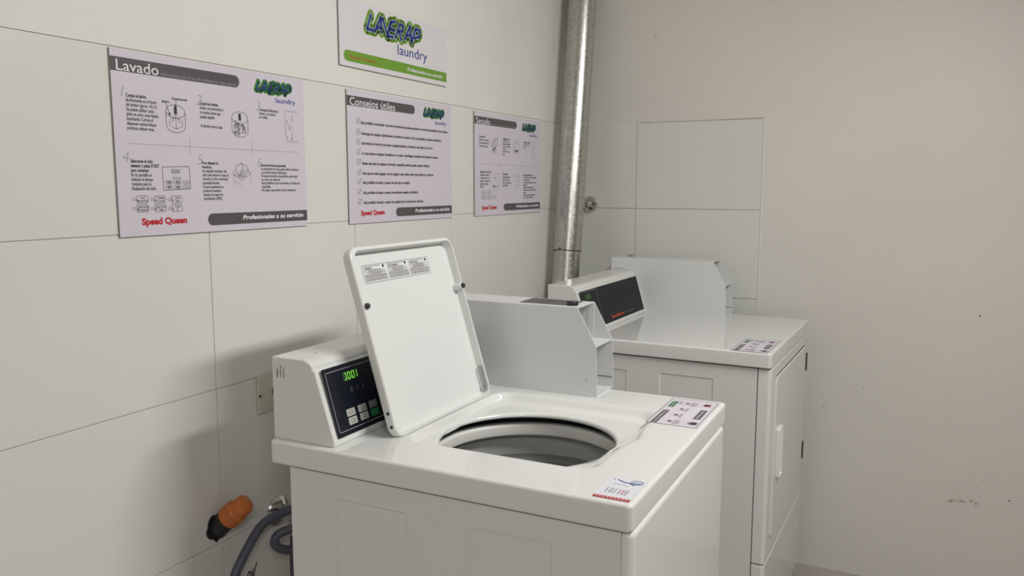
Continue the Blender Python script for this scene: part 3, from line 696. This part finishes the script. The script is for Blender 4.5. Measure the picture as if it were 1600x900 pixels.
def drum(o, cu, full):
    p = Pr(); l = 1
    p.ell(cu, -.100, .0225, .0125, .0013, M_txtg, l); p.ell(cu, -.126, .0225, .0135, .0013, M_txtg, l, a0=PI, a1=2*PI)
    p.line([(cu-.0225, -.100), (cu-.0225, -.126)], .0013, M_txtg, l); p.line([(cu+.0225, -.100), (cu+.0225, -.126)], .0013, M_txtg, l)
    p.ell(cu, -.122, .0165, .0095, .0009, M_txtg, l); p.rr(cu-.0035, -.1050, cu+.0035, -.0910, .0015, M_txt, l)
    p.line([(cu-.003, -.105), (cu-.006, -.117), (cu-.014, -.122)], .0009, M_txtg, l); p.line([(cu+.003, -.105), (cu+.006, -.117), (cu+.014, -.122)], .0009, M_txtg, l)
    if full:
        r_ = random.Random(8)
        for k in range(16): a, b = cu+r_.uniform(-.014, .014), -.118+r_.uniform(-.013, .010); p.line([(a, b), (a+r_.uniform(-.009, .009), b+r_.uniform(-.007, .007)), (a+r_.uniform(-.006, .006), b-.006)], r_.uniform(.0010, .0024), M_txtg, l)
    else:
        p.line([(cu, -.105), (cu, -.135)], .0009, M_txt, l)
        p.line([(cu+.003, -.078), (cu+.001, -.090)], .0012, M_txt, l); p.poly([(cu-.002, -.088), (cu+.0035, -.088), (cu+.0005, -.094)], M_txt, l)
        p.line([(cu-.022, -.085), (cu-.014, -.106)], .0012, M_txt, l); p.poly([(cu-.0175, -.104), (cu-.0115, -.103), (cu-.0125, -.110)], M_txt, l)
        p.text('Jabón', cu-.031, -.0850, .0046, M_txt, width=.017, bold=.03, l=l); p.text('Suavizante', cu-.007, -.0780, .0046, M_txt, width=.036, bold=.03, l=l)
    p.build('drum_drawing', o)
drum(s1, .1360, False); drum(s1, .3005, True)
def card(o, u0, u1, v0, v1, pale=False):
    p = Pr(); K = M_txtg if not pale else M_lightg
    p.line([(u1, v1), (u0, v1), (u0, v0+.012), (u0+.005, v0+.010), (u0+.005, v0), (u1, v0)], .0010, K, 1); c = (u0+u1)/2
    p.ell(c-.006, (v0+v1)/2-.002, .0042, .0052, .0010, K, 1); p.ell(u0+.006, (v0+v1)/2+.010, .0022, .0028, .0008, K, 1)
    p.line([(c+.002, v1-.008), (c+.001, v1-.024)], .0013, K, 1); p.line([(c+.001, v0+.026), (c, v0+.008)], .0010, K, 1); p.ell(c-.001, v0+.006, .002, .002, .0012, K, 1); p.build('coin_slot_drawing', o)
card(s1, .4370, .4780, -.141, -.0745)
p = Pr(); p.line([(.0985, -.2055), (.1620, -.2035), (.1635, -.2465), (.0995, -.2495)], .0013, M_txtg, 1, True)
p.rect(.119, -.2175, .140, -.2090, M_fade, 1)
for u in (.1245, .1315, .139): p.ell(u, -.2265, .0018, .0024, .0011, M_txtg, 1)
for r_ in range(2):
    for c in range(3):
        u = .1050+.0205*c; v = -.2375-.0090*r_; p.rline(u, v, u+.0150, v+.0065, .0015, .0008, M_txtg, 1); p.rect(u+.003, v+.0015, u+.0125, v+.005, M_txtg if c < 2 else M_lightg, 1); p.rect(u-.0025, v+.0025, u-.001, v+.004, M_txtg, 1)
p.build('panel_drawing', s1)
def icons(o, u0, v0, pale=False):
    p = Pr(); K = M_txtg if not pale else M_fade
    words_ = [('HOT', 'BLANCOS'), ('WARM', 'COLOR'), ('COLD', 'FRIA'), ('DELICADO', 'CALIENTE'), ('DELICADO', 'TIBIO'), ('START', '')]
    for r_ in range(2):
        for c in range(3):
            if pale and r_ == 0 and c == 2: continue
            u = u0+.0390*c; v = v0-.0165*r_-.0005*c
            p.ell(u+.002, v, .0024, .0026, .0008, K, 1); p.rline(u+.0075, v-.0068, u+.0330, v+.0065, .0030, .0011, K, 1)
            p.rect(u+.0095, v-.004, u+.0120, v-.0005, M_txt if not pale else K, 1); p.rect(u+.0103, v-.001, u+.0112, v+.0045, K, 1)
            a, b = words_[r_*3+c]
            if a: p.text(a, u+.0225, v+.0007, .0034, M_txt if not pale else K, bold=.02, align='c', l=1)
            if b: p.text(b, u+.0225, v-.0048, .0034, M_txt if not pale else K, bold=.02, align='c', l=1)
            else: p.ell(u+.0215, v-.0028, .0018, .0024, .0009, K, 1)
    p.build('cycle_icons', o)
icons(s1, .0300, -.2655)
p = Pr(); K = M_txtg
p.line(mm([(275, -217), (300, -229), (326, -214), (312, -207)]), .0012, K, 1); p.line(mm([(275, -217), (277, -244)]), .0008, M_lightg, 1); p.line(mm([(326, -214), (325, -240)]), .0008, M_lightg, 1); p.line(mm([(300, -229), (300, -240)]), .0006, M_lightg, 1)
p.line(mm([(284, -201), (299, -193), (304, -201), (293, -221), (286, -216), (284, -201)]), .0013, K, 1); p.line(mm([(299, -193), (318, -201), (319, -208), (311, -216)]), .0011, K, 1); p.line(mm([(304, -201), (304, -212), (318, -204)]), .0008, K, 1)
p.ell(.300, -.217, .0105, .0062, .0012, K, 1); p.disc(.300, -.218, .0075, .004, M_lightg, 1); p.line(mm([(275, -211), (284, -207)]), .0022, M_lightg, 1); p.line(mm([(276, -213), (284, -220)]), .0020, M_fade, 1)
for k in range(5): p.line(mm([(278+4*k, -226-2*k), (279+4*k, -234-2*k)]), .0007, M_lightg, 1)
p.build('washer_drawing', s1)
# -- useful advice
s2 = sign('instruction_sign', .0359, 1.7025-.0493, SH, 'lilac wall sign headed Consejos útiles with a bulleted list')
common(s2, 'Consejos útiles', .0195, .1950, None)
LN = [('Está prohibido recomendar ropa sobre los lavarropas, puede perjudicar el normal funcionamiento de los mismos.', 426), ('Descargue los equipos rápidamente al terminar de usarlos, otros copropietarios pueden necesitarlos.', 388), ('Aproveche los horarios de menos congestionamiento, el lavadero está abierto las 24 Hs.', 339), ('La ropa lavada en equipos domésticos con menor centrifugado necesitará más tiempo de secado.', 368), ('Revise muy bien los equipos al terminar, pequeñas prendas pueden quedar olvidadas.', 320), ('Evite que los niños jueguen con los equipos, estos deben estar supervisados por mayores.', 340), ('Está prohibido el lavado y secado de todo tipo de calzado.', 216), ('Está prohibido el lavado y secado de acolchados pesados y alfombras.', 256), ('Está prohibido el lavado y secado de cualquier tipo de prenda para mascotas.', 282)]
vv = [-77, -104, -128.5, -154, -179.5, -205, -228.5, -254.5, -280]
for i, ((t, wd), v_) in enumerate(zip(LN, vv)):
    u = .0545+.0006*i; v = v_/1000
    Pr().text(t, u, v-.0038, 0.0072, M_txt, width=wd/1000, bold=.034, l=1).build('text_line', s2)
    p = Pr(); c = .0435; p.rect(c-.0078, v-.0050, c+.0062, v+.0095, M_lightg, 1); p.rect(c-.0062, v-.0034, c+.0046, v+.0078, M_sheet, 2); p.line([(c-.004, v+.003), (c-.001, v-.001), (c+.0075, v+.011)], .0024, M_lilac, 3); p.build('check_mark', s2)
# -- drying instructions
s3 = sign('instruction_sign', .6805, 1.7010-.0493, SH, 'lilac wall sign headed Secado, nearest the silver duct')
common(s3, 'Secado', .0190, .0940, 'Instrucciones para el uso de secadoras a gas y eléctricas')
p = Pr(); p.rect(.030, -.1653, .480, -.1643, M_lightg, 1); p.rect(.1661, -.178, .1671, -.149, M_fade, 1); p.rect(.3316, -.178, .3326, -.149, M_fade, 1); p.build('divider_line', s3)
para(s3, .0290, -.0740, [('Cargue las', 42), ('prendas en la secadora,', 70), ('sin sobrecargarla y', 68), ('cierre la puerta.', 60)], pitch=.0100, bold_first=1, h=.0060)
para(s3, .1965, -.0735, [('Verifique que', 50), ('el filtro de', 46), ('pelusa esté limpio', 56), ('y en su lugar', 58), ('antes de', 26), ('iniciar cada', 50), ('uso.', 16)], pitch=.0085, bold_first=1, h=.0058)
para(s3, .3570, -.0780, [('Coloque la ficha', 56), ('en la ranura y', 52), ('active.', 24)], pitch=.0088, bold_first=1, h=.0056)
para(s3, .0360, -.1870, [('Seleccione el ciclo', 76), ('deseado según la', 64), ('ropa que va a', 66), ('secar y pulse el', 70), ('botón de inicio', 56), ('START.', 24)], pitch=.0098, bold_first=1, h=.0062)
para(s3, .1955, -.1930, [('Para detener', 42), ('la secadora', 58), ('abra la puerta y', 56), ('para continuar', 66), ('pulse START.', 40)], pitch=.0096, bold_first=2, h=.0060)
para(s3, .3570, -.1940, [('Recomendaciones', 74), ('La sobrecarga de ropa puede dañar', 112), ('la secadora.', 52), ('No seque prendas de goma ni', 110), ('plástico.', 32), ('Limpie el filtro siempre.', 88), ('Retire la ropa al terminar el', 108), ('ciclo.', 24), ('No seque ropa con manchas', 100), ('de combustible.', 84)], pitch=.0089, bold_first=1, h=.0058)
p = Pr(); K = M_txtg
p.line(mm([(118, -92), (140, -80), (160, -76)]), .0020, K, 1); p.line(mm([(118, -92), (120, -131)]), .0024, K, 1); p.line(mm([(140, -83), (138, -110), (152, -118)]), .0016, K, 1); p.line(mm([(158, -78), (155, -105)]), .0055, M_lightg, 1); p.poly(mm([(122, -118), (138, -105), (146, -108), (134, -122)]), K, 1); p.line(mm([(132, -128), (140, -120), (150, -131)]), .0016, K, 1); p.line(mm([(124, -95), (136, -88), (135, -100), (125, -108)]), .0012, K, 1, True); p.build('dryer_drawing', s3)
p = Pr(); p.rline(.276, -.122, .326, -.078, .004, .0010, M_lightg, 1); p.ell(.301, -.100, .018, .017, .0012, K, 1); p.poly(mm([(283, -106), (292, -112), (301, -109), (312, -112), (319, -104), (315, -116), (300, -119), (287, -116)]), K, 1); p.rect(.280, -.0865, .322, -.0855, M_lightg, 1); p.build('filter_drawing', s3)
card(s3, .4280, .4660, -.1370, -.0770, True)
p = Pr(); p.rline(.115, -.246, .166, -.196, .001, .0010, M_lightg, 1); p.rect(.136, -.213, .146, -.207, M_fade, 1); p.ell(.141, -.218, .004, .003, .001, M_lightg, 1); p.line(mm([(136, -225), (134, -232)]), .0014, M_lightg, 1); p.rect(.124, -.241, .140, -.234, K, 1); p.rect(.142, -.241, .160, -.236, M_lightg, 1); p.build('panel_drawing', s3)
p = Pr(); p.line(mm([(280, -200), (308, -192), (330, -196), (303, -205), (280, -200)]), .0012, M_lightg, 1); p.line(mm([(303, -205), (300, -246)]), .0016, M_lightg, 1); p.line(mm([(330, -196), (327, -232), (300, -246)]), .0012, M_lightg, 1); p.line(mm([(322, -214), (323, -222)]), .0030, M_txtg, 1); p.line(mm([(306, -210), (324, -202), (322, -228), (305, -238)]), .0010, M_lightg, 1); p.line(mm([(281, -202), (288, -208)]), .0018, M_txtg, 1); p.build('dryer_drawing', s3)
icons(s3, .0400, -.2565, True)
# -- shop sign
s4 = sign('shop_sign', .0128, 1.9225-.0493, .164, 'white shop sign LAVERAP laundry with a green stripe, above the other signs', M_sheetw)
p = Pr(); p.rr(.0160, -.1515, .4990, -.1245, .0133, M_green, 1, (1, 0, 0, 1)); p.build('green_stripe', s4)
p = Pr(); logo(p, lambda a, b: (a/1000, b/1000), 1.0, M_green, 1); p.build('logo', s4)
Pr().text('laundry', .2470, -.1050, .0265, M_blue, width=.147, l=2).text('®', .318, -.078, .0070, M_txtg, l=2).build('logo_laundry', s4)
Pr().text('Speed Queen', .0385, -.1430, .0085, M_redfade, width=.108, bold=.02, l=2).build('brand_name', s4)
Pr().text('Profesionales a su servicio', .2920, -.1430, .0092, M_white, width=.183, bold=.022, shear=.18, l=2).build('slogan', s4)
